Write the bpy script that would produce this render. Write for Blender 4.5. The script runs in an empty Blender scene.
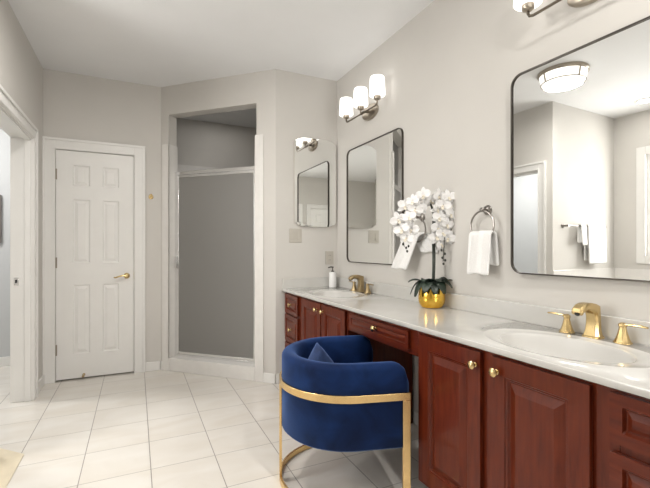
import bpy, bmesh, math, random
from mathutils import Vector, Matrix
random.seed(7)
S = bpy.context.scene
COL = S.collection
PI = math.pi

# ------------------------------------------------------------------ camera
F_PX, HOR, CAM_H = 400.0, 248.0, 1.18
YAW = math.atan(189 / 400)
cam_d = bpy.data.cameras.new('camera')
cam_d.sensor_fit = 'HORIZONTAL'; cam_d.sensor_width = 36.0
cam_d.lens = F_PX / 650 * 36.0
cam_d.shift_y = (HOR - 244) / 650
cam_d.clip_start = 0.02
cam = bpy.data.objects.new('camera', cam_d); COL.objects.link(cam)
cam.location = (0, 0, CAM_H); cam.rotation_euler = (PI / 2, 0, -YAW)
S.camera = cam

# ------------------------------------------------------------------ world, exposure, room lights
W = bpy.data.worlds.new('world'); S.world = W; W.use_nodes = True
W.node_tree.nodes['Background'].inputs[0].default_value = (0.75, 0.85, 1.0, 1)
W.node_tree.nodes['Background'].inputs[1].default_value = 0.6
S.view_settings.view_transform = 'Standard'; S.view_settings.look = 'None'
S.view_settings.exposure = 0.5; S.view_settings.gamma = 1.0
S.view_settings.use_curve_mapping = False
WINDOW_EMIT, SHADE_EMIT, DRUM_EMIT, CAN_WATT, DRUM_WATT = 8.5, 0.8, 0.85, 7.0, 15.0

def area_lamp(name, loc, size, watt, col=(1, 0.965, 0.92), shape='DISK'):
    l = bpy.data.lights.new(name, 'AREA'); l.energy = watt; l.color = col
    l.shape = shape; l.size = size
    o = bpy.data.objects.new(name, l); COL.objects.link(o); o.location = loc
    return o

# ------------------------------------------------------------------ materials
def new_mat(name):
    m = bpy.data.materials.new(name); m.use_nodes = True
    nt = m.node_tree; b = nt.nodes['Principled BSDF']
    return m, nt, b
def setp(b, **k):
    for n, v in k.items():
        n = n.replace('_', ' ')
        if n in b.inputs: b.inputs[n].default_value = v
def noise_col(nt, b, c1, c2, scale=6, detail=4, stretch=(1, 1, 1), lo=0.35, hi=0.65, coord='Object', dist=0.0):
    tc = nt.nodes.new('ShaderNodeTexCoord'); mp = nt.nodes.new('ShaderNodeMapping')
    mp.inputs['Scale'].default_value = stretch
    nz = nt.nodes.new('ShaderNodeTexNoise'); nz.inputs['Scale'].default_value = scale
    nz.inputs['Detail'].default_value = detail; nz.inputs['Distortion'].default_value = dist
    cr = nt.nodes.new('ShaderNodeValToRGB')
    cr.color_ramp.elements[0].position = lo; cr.color_ramp.elements[1].position = hi
    cr.color_ramp.elements[0].color = (*c1, 1); cr.color_ramp.elements[1].color = (*c2, 1)
    nt.links.new(tc.outputs[coord], mp.inputs[0]); nt.links.new(mp.outputs[0], nz.inputs['Vector'])
    nt.links.new(nz.outputs['Fac'], cr.inputs[0]); nt.links.new(cr.outputs[0], b.inputs['Base Color'])
    return nz
def bump(nt, b, nz, strength, dist=0.002):
    bp = nt.nodes.new('ShaderNodeBump'); bp.inputs['Strength'].default_value = strength
    bp.inputs['Distance'].default_value = dist
    nt.links.new(nz.outputs['Fac'], bp.inputs['Height']); nt.links.new(bp.outputs[0], b.inputs['Normal'])
def simple(name, c, rough=0.5, metal=0.0, vary=0.06, scale=8, bumps=0.0, **k):
    m, nt, b = new_mat(name); setp(b, Roughness=rough, Metallic=metal, **k)
    c2 = tuple(min(1, x * (1 + vary)) for x in c); c1 = tuple(x * (1 - vary) for x in c)
    nz = noise_col(nt, b, c1, c2, scale)
    if bumps: bump(nt, b, nz, bumps)
    return m
def emitter(name, c, e, base=(0.9, 0.9, 0.9)):
    m, nt, b = new_mat(name); setp(b, Roughness=0.3)
    b.inputs['Base Color'].default_value = (*base, 1)
    b.inputs['Emission Color'].default_value = (*c, 1); b.inputs['Emission Strength'].default_value = e
    return m
M = {}
M['wall'] = simple('greige_paint', (0.628, 0.607, 0.572), 0.85, vary=0.012, scale=3)
M['ceiling'] = simple('ceiling_paint', (0.83, 0.835, 0.84), 0.9, vary=0.01, scale=3)
M['trim'] = simple('white_trim_paint', (0.80, 0.79, 0.765), 0.38, vary=0.01)
M['hall'] = simple('grey_hall_paint', (0.55, 0.56, 0.565), 0.85, vary=0.01)
M['tile'] = simple('white_wall_tile', (0.78, 0.76, 0.73), 0.22, vary=0.02, scale=14)
M['chrome'] = simple('brushed_chrome', (0.85, 0.85, 0.85), 0.2, 1.0, vary=0.03)
M['nickel'] = simple('brushed_nickel', (0.40, 0.355, 0.295), 0.28, 1.0, vary=0.04)
M['arm'] = simple('darker_nickel_rod', (0.21, 0.18, 0.145), 0.3, 1.0, vary=0.04)  # darker nickel tone for the sconce arms alone
M['dark_nickel'] = simple('dark_nickel', (0.30, 0.28, 0.26), 0.28, 1.0, vary=0.04)
M['brass'] = simple('brushed_gold', (0.66, 0.50, 0.25), 0.27, 1.0, vary=0.05, scale=30)
M['dim_brass'] = simple('dimmed_brass', (0.42, 0.32, 0.18), 0.3, 1.0, vary=0.05, scale=30)  # gold with dark reflections put into the colour (far faucet); also the door stop
M['chair_gold'] = simple('gold_steel', (0.80, 0.57, 0.27), 0.27, 1.0, vary=0.05, scale=20)
M['frame_dark'] = simple('dark_bronze_frame', (0.10, 0.09, 0.08), 0.3, 1.0, vary=0.05)
M['black'] = simple('black_rubber', (0.02, 0.02, 0.02), 0.5)
M['plate'] = simple('almond_plastic', (0.50, 0.47, 0.415), 0.4, vary=0.01)
M['towel'] = simple('white_terry', (0.84, 0.835, 0.82), 0.95, vary=0.03, scale=160, bumps=0.5)
M['shade'] = emitter('frosted_shade_glass', (1.0, 0.965, 0.92), SHADE_EMIT)
M['drum'] = emitter('frosted_drum_glass', (1.0, 0.97, 0.93), DRUM_EMIT)
M['daylight'] = emitter('daylit_pane', (1.0, 0.98, 0.95), WINDOW_EMIT)
M['petal'] = simple('white_petal', (0.86, 0.85, 0.84), 0.5, vary=0.03, scale=30)
M['lip'] = simple('pale_lip', (0.80, 0.74, 0.62), 0.5)
M['bud'] = simple('dark_bud', (0.025, 0.028, 0.02), 0.5)
M['leaf'] = simple('dark_leaf', (0.022, 0.036, 0.024), 0.38, vary=0.25, scale=20)
M['stem'] = simple('dark_stem', (0.03, 0.035, 0.025), 0.5, vary=0.2)
M['soap'] = simple('white_ceramic', (0.82, 0.82, 0.81), 0.15, vary=0.01)
M['mat'] = simple('cream_stone', (0.70, 0.62, 0.47), 0.5, vary=0.03, scale=20)

def m_mirror():
    m, nt, b = new_mat('mirror_silver'); setp(b, Roughness=0.01, Metallic=1.0)
    b.inputs['Base Color'].default_value = (0.90, 0.91, 0.90, 1); return m
M['mirror'] = m_mirror()
def m_counter():
    m, nt, b = new_mat('cream_cultured_marble'); setp(b, Roughness=0.13, Coat_Weight=0.3, Coat_Roughness=0.05)
    noise_col(nt, b, (0.57, 0.56, 0.53), (0.61, 0.60, 0.575), 3.5, 6, dist=1.2); return m
M['counter'] = m_counter()
M['basin'] = simple('satin_basin_marble', (0.60, 0.588, 0.56), 0.42, vary=0.02, scale=3.5)
def m_wood(name, stretch):
    m, nt, b = new_mat(name); setp(b, Roughness=0.3, Coat_Weight=0.22, Coat_Roughness=0.05, Specular_IOR_Level=0.2)
    nz = noise_col(nt, b, (0.078, 0.0105, 0.0036), (0.150, 0.0245, 0.0075), 8, 6, stretch, 0.25, 0.75, dist=0.5)
    return m
M['wood'] = m_wood('cherry_wood_upright', (7, 7, 0.8))
M['wood_h'] = m_wood('cherry_wood_level', (7, 0.8, 7))
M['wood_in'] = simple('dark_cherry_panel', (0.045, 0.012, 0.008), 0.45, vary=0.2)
def m_velvet():
    m, nt, b = new_mat('blue_velvet'); setp(b, Roughness=0.75, Sheen_Weight=0.6, Sheen_Roughness=0.35)
    b.inputs['Sheen Tint'].default_value = (0.25, 0.42, 0.9, 1)
    b.inputs['Specular IOR Level'].default_value = 0.15
    nz = noise_col(nt, b, (0.0018, 0.0085, 0.040), (0.0065, 0.028, 0.112), 5.5, 6, (1, 1, 1.3), 0.3, 0.70, dist=0.6)
    bump(nt, b, nz, 0.15, 0.004); return m
M['velvet'] = m_velvet()
def m_cushion():
    m, nt, b = new_mat('blue_pillow_velvet'); setp(b, Roughness=0.8, Sheen_Weight=0.6)
    b.inputs['Sheen Tint'].default_value = (0.3, 0.45, 0.9, 1)
    noise_col(nt, b, (0.007, 0.021, 0.075), (0.015, 0.04, 0.13), 25, 4); return m
M['pillow'] = m_cushion()
def m_gold_pot():
    m, nt, b = new_mat('hammered_gold'); setp(b, Roughness=0.16, Metallic=1.0)
    nz = noise_col(nt, b, (0.80, 0.47, 0.06), (0.90, 0.58, 0.11), 20, 2)
    bump(nt, b, nz, 0.25, 0.003); return m
M['pot'] = m_gold_pot()
def m_frost():
    m, nt, b = new_mat('obscure_grey_glass'); setp(b, Roughness=0.42, Transmission_Weight=0.45, IOR=1.45)
    nz = noise_col(nt, b, (0.37, 0.36, 0.34), (0.40, 0.39, 0.37), 400, 2)
    bump(nt, b, nz, 0.2, 0.001); return m
M['frost'] = m_frost()
def m_floor():
    m, nt, b = new_mat('polished_cream_tile'); N = nt.nodes.new; L = nt.links.new
    tc = N('ShaderNodeTexCoord'); sp = N('ShaderNodeSeparateXYZ'); L(tc.outputs['Object'], sp.inputs[0])
    def math_(op, a, bb=None):
        n = N('ShaderNodeMath'); n.operation = op
        for i, v in enumerate((a, bb)):
            if v is None: continue
            if isinstance(v, (int, float)): n.inputs[i].default_value = v
            else: L(v, n.inputs[i])
        return n.outputs[0]
    P = 0.334
    def axis(o, off):
        u = math_('DIVIDE', math_('SUBTRACT', o, off), P)
        fr = math_('FRACT', u); d = math_('ABSOLUTE', math_('SUBTRACT', fr, 0.5))
        return math_('FLOOR', u), d            # d = .5 on a joint
    ix, dx = axis(sp.outputs['X'], 0.072 - 10 * P); iy, dy = axis(sp.outputs['Y'], 2.325 - 30 * P)
    jx = math_('GREATER_THAN', dx, 0.5 - 0.0024 / P); jy = math_('MULTIPLY', math_('GREATER_THAN', dy, 0.5 - 0.0023 / P), 0.85)
    j = math_('MAXIMUM', jx, jy)
    cb = N('ShaderNodeCombineXYZ'); L(ix, cb.inputs[0]); L(iy, cb.inputs[1])
    wn = N('ShaderNodeTexWhiteNoise'); wn.noise_dimensions = '3D'; L(cb.outputs[0], wn.inputs['Vector'])
    mp = N('ShaderNodeVectorMath'); mp.operation = 'MULTIPLY_ADD'
    L(wn.outputs['Color'], mp.inputs[0]); mp.inputs[1].default_value = (9, 9, 9); L(tc.outputs['Object'], mp.inputs[2])
    mm = N('ShaderNodeMapping'); mm.inputs['Rotation'].default_value = (0, 0, 0.6); mm.inputs['Scale'].default_value = (1, 2.6, 1)
    L(mp.outputs[0], mm.inputs[0])
    nz = N('ShaderNodeTexNoise'); nz.inputs['Scale'].default_value = 2.2; nz.inputs['Detail'].default_value = 5
    nz.inputs['Distortion'].default_value = 0.8; L(mm.outputs[0], nz.inputs['Vector'])
    cr = N('ShaderNodeValToRGB'); e = cr.color_ramp.elements
    e[0].position = 0.3; e[0].color = (0.69, 0.648, 0.585, 1); e[1].position = 0.72; e[1].color = (0.75, 0.725, 0.68, 1)
    L(nz.outputs['Fac'], cr.inputs[0])
    mx = N('ShaderNodeMix'); mx.data_type = 'RGBA'; L(j, mx.inputs[0]); L(cr.outputs[0], mx.inputs[6])
    mx.inputs[7].default_value = (0.27, 0.25, 0.225, 1); L(mx.outputs[2], b.inputs['Base Color'])
    rg = math_('MULTIPLY_ADD', j, 0.5); 
    nt.nodes[-1].inputs[2].default_value = 0.14
    L(rg, b.inputs['Roughness'])
    return m
M['floor'] = m_floor()

# ------------------------------------------------------------------ mesh builder
ORG = {}
class MB:
    def __init__(s): s.v = []; s.f = []
    def add(s, vs, fs, xf=None):
        n = len(s.v); s.v += [Vector(xf(*p)) if xf else Vector(p) for p in vs]
        s.f += [tuple(i + n for i in f) for f in fs]; return s
    def box(s, x0, x1, y0, y1, z0, z1, xf=None):
        vs = [(x, y, z) for x in (x0, x1) for y in (y0, y1) for z in (z0, z1)]
        return s.add(vs, [(0, 1, 3, 2), (4, 6, 7, 5), (0, 4, 5, 1), (2, 3, 7, 6), (0, 2, 6, 4), (1, 5, 7, 3)], xf)
    def loops(s, loops, cap0=True, cap1=True, closed=True, xf=None):
        n = len(loops[0]); vs = [p for l in loops for p in l]; fs = []
        for i in range(len(loops) - 1):
            for j in range(n if closed else n - 1):
                k = (j + 1) % n
                fs.append((i * n + j, i * n + k, (i + 1) * n + k, (i + 1) * n + j))
        if cap0: fs.append(tuple(reversed(range(n))))
        if cap1: fs.append(tuple(range((len(loops) - 1) * n, len(loops) * n)))
        return s.add(vs, fs, xf)
    def prism(s, poly, a0, a1, xf=None):
        return s.loops([[(p[0], p[1], a) for p in poly] for a in (a0, a1)], xf=xf)
    def lathe(s, prof, c=(0, 0, 0), n=24, xf=None, cap0=True, cap1=True, sy=1.0):
        return s.loops([[(c[0] + r * math.cos(2 * PI * k / n), c[1] + sy * r * math.sin(2 * PI * k / n), c[2] + z) for k in range(n)] for r, z in prof], cap0, cap1, xf=xf)
    def tube(s, pts, r, n=10, caps=True, closed=False, sec=None, xf=None):
        P = [Vector(p) for p in pts]; N = len(P); L = []; up = None
        for i in range(N):
            a = P[(i - 1) % N] if (closed or i) else P[0]; b = P[(i + 1) % N] if (closed or i < N - 1) else P[-1]
            t = (b - a).normalized()
            if up is None:
                up = Vector((0, 0, 1)) if abs(t.z) < 0.9 else Vector((1, 0, 0))
            u = (up - t * up.dot(t)).normalized(); w = t.cross(u); up = u
            rr = r[i] if isinstance(r, (list, tuple)) else r
            if sec: L.append([P[i] + u * q[1] * 1 + w * q[0] for q in sec])
            else: L.append([P[i] + (u * math.sin(2 * PI * k / n) + w * math.cos(2 * PI * k / n)) * rr for k in range(n)])
        if closed: L.append(L[0]); caps = False
        return s.loops(L, caps, caps, xf=xf)
    def ball(s, c, r, n=12, m=8, xf=None):
        rx, ry, rz = r if isinstance(r, (tuple, list)) else (r, r, r); L = []
        for i in range(m + 1):
            a = -PI / 2 + PI * (i + 0.02) / (m + 0.04)
            L.append([(c[0] + rx * math.cos(a) * math.cos(2 * PI * k / n), c[1] + ry * math.cos(a) * math.sin(2 * PI * k / n), c[2] + rz * math.sin(a)) for k in range(n)])
        return s.loops(L, xf=xf)
    def build(s, name, mat, parent=None, smooth=True, bevel=0.0, seg=2, origin=None, angle=35, kind=None, weld=False):
        me = bpy.data.meshes.new(name)
        o = bpy.data.objects.new(name, me); COL.objects.link(o)
        if parent is not None: og = ORG[parent.name]
        elif origin is not None: og = Vector(origin)
        else: og = Vector((0, 0, 0))
        ORG[o.name] = og
        me.from_pydata([tuple(p - og) for p in s.v], [], s.f)
        bm = bmesh.new(); bm.from_mesh(me)
        if weld: bmesh.ops.remove_doubles(bm, verts=bm.verts, dist=1e-5)
        bmesh.ops.recalc_face_normals(bm, faces=bm.faces); bm.to_mesh(me); bm.free()
        me.materials.append(mat)
        if parent is not None: o.parent = parent
        else: o.location = og
        if smooth:
            for p in me.polygons: p.use_smooth = True
            me.set_sharp_from_angle(angle=math.radians(angle))
        if bevel:
            md = o.modifiers.new('bevel', 'BEVEL'); md.width = bevel; md.segments = seg
            md.limit_method = 'ANGLE'; md.angle_limit = math.radians(40)
        if kind: o['kind'] = kind
        return o
def thing(name, loc, label, cat, group=None):
    o = bpy.data.objects.new(name, None); COL.objects.link(o); o.location = loc; o.empty_display_size = 0.05
    ORG[o.name] = Vector(loc); return tag(o, label, cat, group)
def tag(o, label, cat, group=None):
    o['label'] = label; o['category'] = cat
    if group: o['group'] = group
    return o
def struct(name, mb, mat, bevel=0.0, smooth=False):
    return mb.build(name, mat, None, smooth=smooth, bevel=bevel, kind='structure')
def copy_tree(o, parent=None):
    c = o.copy(); COL.objects.link(c); ORG[c.name] = ORG[o.name]
    if parent is not None: c.parent = parent
    for ch in list(o.children): copy_tree(ch, c)
    return c
def subsurf(o, lv=1):
    md = o.modifiers.new('sub', 'SUBSURF'); md.levels = lv; md.render_levels = lv; return o
def rrect(w0, w1, h0, h1, r, n=6):
    pts = []
    for cx, cy, a0 in ((w1 - r, h1 - r, 0), (w0 + r, h1 - r, PI / 2), (w0 + r, h0 + r, PI), (w1 - r, h0 + r, 1.5 * PI)):
        for k in range(n + 1):
            a = a0 + PI / 2 * k / n; pts.append((cx + r * math.cos(a), cy + r * math.sin(a)))
    return pts
def paneled(mb, u0, u1, v0, v1, t, panels, prof, xf):
    """board with moulded panels: xf(u, v, w), w = 0 at the back, t at the face"""
    us = sorted({u0, u1, *[p[0] for p in panels], *[p[1] for p in panels]})
    vs = sorted({v0, v1, *[p[2] for p in panels], *[p[3] for p in panels]})
    def inside(a, b): return any(p[0] <= a < p[1] and p[2] <= b < p[3] for p in panels)
    for i in range(len(us) - 1):
        for j in range(len(vs) - 1):
            if inside((us[i] + us[i + 1]) / 2, (vs[j] + vs[j + 1]) / 2): continue
            mb.add([(us[i], vs[j], t), (us[i + 1], vs[j], t), (us[i + 1], vs[j + 1], t), (us[i], vs[j + 1], t)], [(0, 1, 2, 3)], xf)
    for a, b, c, d in panels:
        L = [[(a + i, c + i, t + w), (b - i, c + i, t + w), (b - i, d - i, t + w), (a + i, d - i, t + w)] for i, w in prof]
        mb.loops(L, False, True, xf=xf)
    # sides split to match the face grid is not needed: plain skirt and back
    mb.loops([[(u0, v0, t), (u1, v0, t), (u1, v1, t), (u0, v1, t)], [(u0, v0, 0), (u1, v0, 0), (u1, v1, 0), (u0, v1, 0)]], False, True, xf=xf)
    return mb

# key planes (metres; the camera stands over the origin)
XW, YF, YB, XL, H = 1.70, 3.335, 4.19, -0.730, 2.74      # vanity wall, far wall, door wall, left wall, ceiling
B0, C0 = Vector((0.22, YB, 0)), Vector((1.10, YF, 0))
DIR = (C0 - B0).normalized(); OUT = Vector((-DIR.y, DIR.x, 0)); DL = (C0 - B0).length
def dg(t, o, z): return B0 + DIR * t + OUT * o + Vector((0, 0, z))   # along, outward, up

# ================================================================== SETTING
struct('floor', MB().box(-2.75, 1.82, -1.65, 5.25, -0.1, 0), M['floor'])
struct('ceiling', MB().box(-2.75, 1.82, -1.65, 5.25, H, H + 0.1), M['ceiling'])
struct('wall_right', MB().box(XW, XW + 0.12, -1.65, 5.25, 0, H), M['wall'])
struct('wall_far', MB().box(C0.x, XW, YF, YF + 0.11, 0, H), M['wall'])
mb = MB(); T0, T1, ZH = 0.09, 1.04, 2.465
for a, b, z in ((0, T0, 0), (T0, T1, ZH), (T1, DL, 0)): mb.box(a, b, 0, 0.115, z, H, xf=dg)
struct('wall_diagonal', mb, M['wall'])
struct('wall_back', MB().box(XL - 0.13, -0.64, YB, YB + 0.11, 0, H).box(-0.017, 0.22, YB, YB + 0.11, 0, H).box(-0.64, -0.017, YB, YB + 0.11, 2.05, H), M['wall'])
OY0, OY1, YA, XV = 2.83, 3.785, 2.685, -1.94
struct('wall_left', MB().box(XL - 0.13, XL, YA, OY0, 0, H).box(XL - 0.13, XL, OY1, YB, 0, H).box(XL - 0.13, XL, OY0, OY1, 2.04, H), M['wall'])
struct('wall_alcove', MB().box(XV, XL - 0.13, YA, YA + 0.12, 0, H), M['wall'])
WZ0, WZ1 = 1.09, 2.24
WINS = ((1.45, 2.356),)
mb = MB(); ys = [-1.65, WINS[0][0], WINS[0][1], YA + 0.12]
for i in range(3):
    if i == 1: mb.box(XV - 0.12, XV, ys[i], ys[i + 1], 0, WZ0).box(XV - 0.12, XV, ys[i], ys[i + 1], WZ1, H)
    else: mb.box(XV - 0.12, XV, ys[i], ys[i + 1], 0, H)
struct('wall_window', mb, M['wall'])
struct('wall_near', MB().box(XV, 0.93, -1.62, -1.5, 0, H).box(1.58, XW, -1.62, -1.5, 0, H).box(0.93, 1.58, -1.62, -1.5, 0, WZ0).box(0.93, 1.58, -1.62, -1.5, WZ1, H), M['wall'])
struct('wall_hall', MB().box(-2.75, XL - 0.13, 5.0, 5.12, 0, H).box(-2.75, -2.63, YA, 5.0, 0, H).box(XL - 0.13, XL, YB + 0.11, 5.12, 0, H).box(-2.63, XV - 0.12, YA, YA + 0.12, 0, H), M['hall'])
struct('wall_closet', MB().box(XL, 0.06, 4.9, 5.0, 0, H), M['wall'])
struct('wall_shower', MB().box(0.06, 0.17, YB + 0.11, 5.09, 0, H).box(0.06, XW, 5.09, 5.2, 0, H), M['wall'])
# tile lining inside the shower
struct('trim_1', MB().box(0.17, 0.182, YB + 0.12, 5.078, 0, 2.18).box(0.182, XW, 5.078, 5.09, 0, 2.18).box(XW - 0.012, XW, YF + 0.3, 5.078, 0, 2.18), M['tile'])
# tile jambs and kerb of the shower opening
mb = MB()
mb.box(0.022, T0 + 0.012, -0.012, 0, 0, 2.18, dg).box(T0, T0 + 0.012, -0.012, 0.115, 0.12, 2.18, dg)
mb.box(T1 - 0.012, 1.112, -0.012, 0, 0, 2.18, dg).box(T1 - 0.012, T1, 0, 0.115, 0.12, 2.18, dg)
struct('trim_2', mb, M['tile'], 0.002)
struct('trim_3', MB().box(T0 + 0.0125, T1 - 0.0125, -0.010, 0.12, 0, 0.125, dg), M['tile'], 0.004)
# casings
def casing(name, u0, u1, z1, w, xf, foot=0.0):
    """door casing round an opening u0..u1 up to z1; xf(u, z, out)"""
    mb = MB()
    for a, b in ((u0 - w, u0), (u1, u1 + w)): mb.box(a, b, foot, z1 + w, 0, 0.016, xf)
    mb.box(u0, u1, z1, z1 + w, 0, 0.016, xf)
    q = 0.022
    mb.box(u0 - w, u0 - w + q, foot, z1 + w, 0.016, 0.027, xf).box(u1 + w - q, u1 + w, foot, z1 + w, 0.016, 0.027, xf).box(u0 - w + q, u1 + w - q, z1 + w - q, z1 + w, 0.016, 0.027, xf)
    q = 0.012
    mb.box(u0 - q - 0.004, u0 - 0.004, foot, z1 + q, 0.016, 0.021, xf).box(u1 + 0.004, u1 + q + 0.004, foot, z1 + q, 0.016, 0.021, xf).box(u0 - 0.004, u1 + 0.004, z1 + 0.004, z1 + q + 0.004, 0.016, 0.021, xf)
    return struct(name, mb, M['trim'], 0.003)
xb = lambda u, z, o: (u, YB - o, z)
casing('trim_4', -0.64, -0.017, 2.05, 0.097, xb)
xl = lambda u, z, o: (XL + o, u, z)
casing('trim_5', OY0 + 0.015, OY1 - 0.015, 2.032, 0.09, xl)
# jamb of the left doorway with its stop and strike plate
mb = MB()
mb.box(XL - 0.135, XL + 0.004, OY1 - 0.015, OY1 - 0.0005, 0, 2.025).box(XL - 0.135, XL + 0.004, OY0 + 0.0005, OY0 + 0.015, 0, 2.025).box(XL - 0.135, XL + 0.004, OY0 + 0.0005, OY1 - 0.0005, 2.025, 2.0395)
mb.box(XL - 0.045, XL - 0.004, OY1 - 0.028, OY1 - 0.015, 0, 2.012).box(XL - 0.045, XL - 0.004, OY0 + 0.015, OY0 + 0.028, 0, 2.012).box(XL - 0.045, XL - 0.004, OY0 + 0.028, OY1 - 0.028, 2.012, 2.025)
jamb = struct('trim_6', mb, M['trim'], 0.002)
st = MB().box(XL - 0.112, XL - 0.082, OY1 - 0.0175, OY1 - 0.0145, 0.895, 0.955).build('strike_plate', M['chrome'], jamb, bevel=0.001)
MB().box(XL - 0.104, XL - 0.091, OY1 - 0.0185, OY1 - 0.017, 0.912, 0.938).build('strike_hole', M['black'], st)
# baseboards
def base(name, *boxes):
    mb = MB()
    for b in boxes:
        xf = b[6] if len(b) > 6 else None
        mb.box(*b[:6], xf=xf)
    return struct(name, mb, M['trim'], 0.004)
base('baseboard_back', (0.082, 0.21, YB - 0.014, YB, 0, 0.085))
base('baseboard_diagonal', (0.004, 0.021, -0.014, 0, 0, 0.085, dg), (1.113, DL, -0.014, 0, 0, 0.085, dg))
base('baseboard_far', (1.105, 1.19, YF - 0.014, YF, 0, 0.085))
base('baseboard_left', (XL, XL + 0.014, 3.861, YB, 0, 0.085))
base('baseboard_right', (XW - 0.014, XW, 1.55, 2.17, 0, 0.085))
base('baseboard_hall', (-2.6, XL - 0.13, 4.986, 5.0, 0, 0.09))
# flush cream stone edging in the floor by the bath
struct('trim_7', MB().prism([(-0.735, 2.955), (-0.578, 2.80), (-0.578, 1.9), (-1.0, 1.9), (-1.0, 2.68), (-0.735, 2.68)], 0, 0.004), M['mat'])
# white splash band round the bath alcove
struct('trim_8', MB().box(XV, XL, YA - 0.013, YA, 0, 0.94).box(XV, XV + 0.013, 0.0, YA - 0.013, 0, 0.94), M['tile'], 0.003)

# closet door
def six_panel(u0, u1, z0, z1):
    s = (u1 - u0) / 0.62; cu = (u0 + u1) / 2; k = (z1 - z0) / 2.03
    P = []
    for a, b in ((u0 + 0.128 * s, u0 + 0.262 * s), (u0 + 0.362 * s, u0 + 0.496 * s)):
        for c, d in ((0.215, 0.835), (1.03, 1.60), (1.72, 1.905)): P.append((a, b, z0 + c * k, z0 + d * k))
    return P
DOORPROF = [(0, 0), (0.008, -0.009), (0.016, -0.010), (0.038, -0.002)]
mb = paneled(MB(), -0.637, -0.020, 0.014, 2.046, 0.035, six_panel(-0.637, -0.020, 0.014, 2.046), DOORPROF, lambda u, v, w: (u, YB + 0.037 - w, v))
door = struct('door_1', mb, M['trim'])
for z in (0.28, 1.05, 1.83):
    MB().lathe([(0.0075, -0.047), (0.0075, 0.047)], (-0.6345, YB - 0.004, z), 10).build('hinge', M['nickel'], door)
mb = MB().lathe([(0.027, 0), (0.027, 0.004), (0.020, 0.010), (0.011, 0.014), (0.011, 0.045)], n=20, xf=lambda x, y, z: (-0.078 + x, YB + 0.0025 - z, 0.92 + y))
mb.tube([(-0.078, YB - 0.042, 0.92), (-0.105, YB - 0.044, 0.925), (-0.14, YB - 0.044, 0.918), (-0.172, YB - 0.04, 0.906), (-0.183, YB - 0.036, 0.912)], [0.009, 0.008, 0.007, 0.0065, 0.006], 10)
MB.build(mb, 'door_handle', M['brass'], door)
MB().box(-0.0195, -0.0165, YB - 0.001, YB + 0.03, 0.89, 0.95).build('latch_plate', M['brass'], door)
mb = MB().lathe([(0.012, 0), (0.012, 0.006), (0.006, 0.010), (0.006, 0.045), (0.011, 0.047), (0.011, 0.062)], n=14, xf=lambda x, y, z: (-0.425 + x, YB + 0.0025 - z, 0.04 + y))
mb.build('door_stop', M['dim_brass'], door)
# the doors at the near end of the room (seen in the mirrors)
casing('trim_9', -0.72, -0.09, 2.05, 0.09, lambda u, z, o: (u, -1.5 + o, z))
mb = paneled(MB(), -0.717, -0.093, 0.012, 2.045, 0.012, six_panel(-0.717, -0.093, 0.012, 2.045), [(0, 0), (0.01, -0.006), (0.03, -0.001)], lambda u, v, w: (u, -1.5 + w, v))
d2 = struct('door_2', mb, M['trim'])
MB().ball((-0.66, -1.455, 0.93), 0.028).tube([(-0.66, -1.489, 0.93), (-0.66, -1.455, 0.93)], 0.011).build('door_handle', M['brass'], d2)
casing('trim_10', 0.19, 0.72, 2.05, 0.09, lambda u, z, o: (u, -1.5 + o, z))
mb = paneled(MB(), 0.193, 0.717, 0.012, 2.045, 0.012, six_panel(0.193, 0.717, 0.012, 2.045), [(0, 0), (0.01, -0.006), (0.03, -0.001)], lambda u, v, w: (u, -1.5 + w, v))
d3 = struct('door_3', mb, M['trim'])
MB().ball((0.66, -1.455, 0.93), 0.028).tube([(0.66, -1.489, 0.93), (0.66, -1.455, 0.93)], 0.011).build('door_handle', M['brass'], d3)
# windows: the alcove one, then an unseen one added as daylight fill
WINS = ((*WINS[0], lambda u, z, o: (XV + o, u, z)), (0.93, 1.58, lambda u, z, o: (u, -1.5 + o, z)))  # the near-wall window is added behind the camera to light the room
for i, (a, b, xw) in enumerate(WINS):
    mb = MB(); c = 0.09
    mb.box(a - c, a, WZ0 - c, WZ1 + c, 0, 0.02, xw).box(b, b + c, WZ0 - c, WZ1 + c, 0, 0.02, xw)
    mb.box(a, b, WZ1, WZ1 + c, 0, 0.02, xw).box(a, b, WZ0 - c, WZ0, 0, 0.02, xw)
    win = struct('window_%d' % (i + 1), mb, M['trim'], 0.003)
    mb = MB(); q = 0.045; mid = (WZ0 + WZ1) / 2
    mb.box(a, a + q, WZ0, WZ1, -0.06, -0.02, xw).box(b - q, b, WZ0, WZ1, -0.06, -0.02, xw)
    for z in (WZ0, WZ1 - q, mid - q / 2): mb.box(a + q, b - q, z, z + q, -0.06, -0.02, xw)
    mb.build('sash', M['trim'], win, bevel=0.002)
    MB().box(a + q, b - q, WZ0 + q, mid - q / 2, -0.045, -0.040, xw).box(a + q, b - q, mid + q / 2, WZ1 - q, -0.045, -0.040, xw).build('pane', M['daylight'], win)

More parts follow.
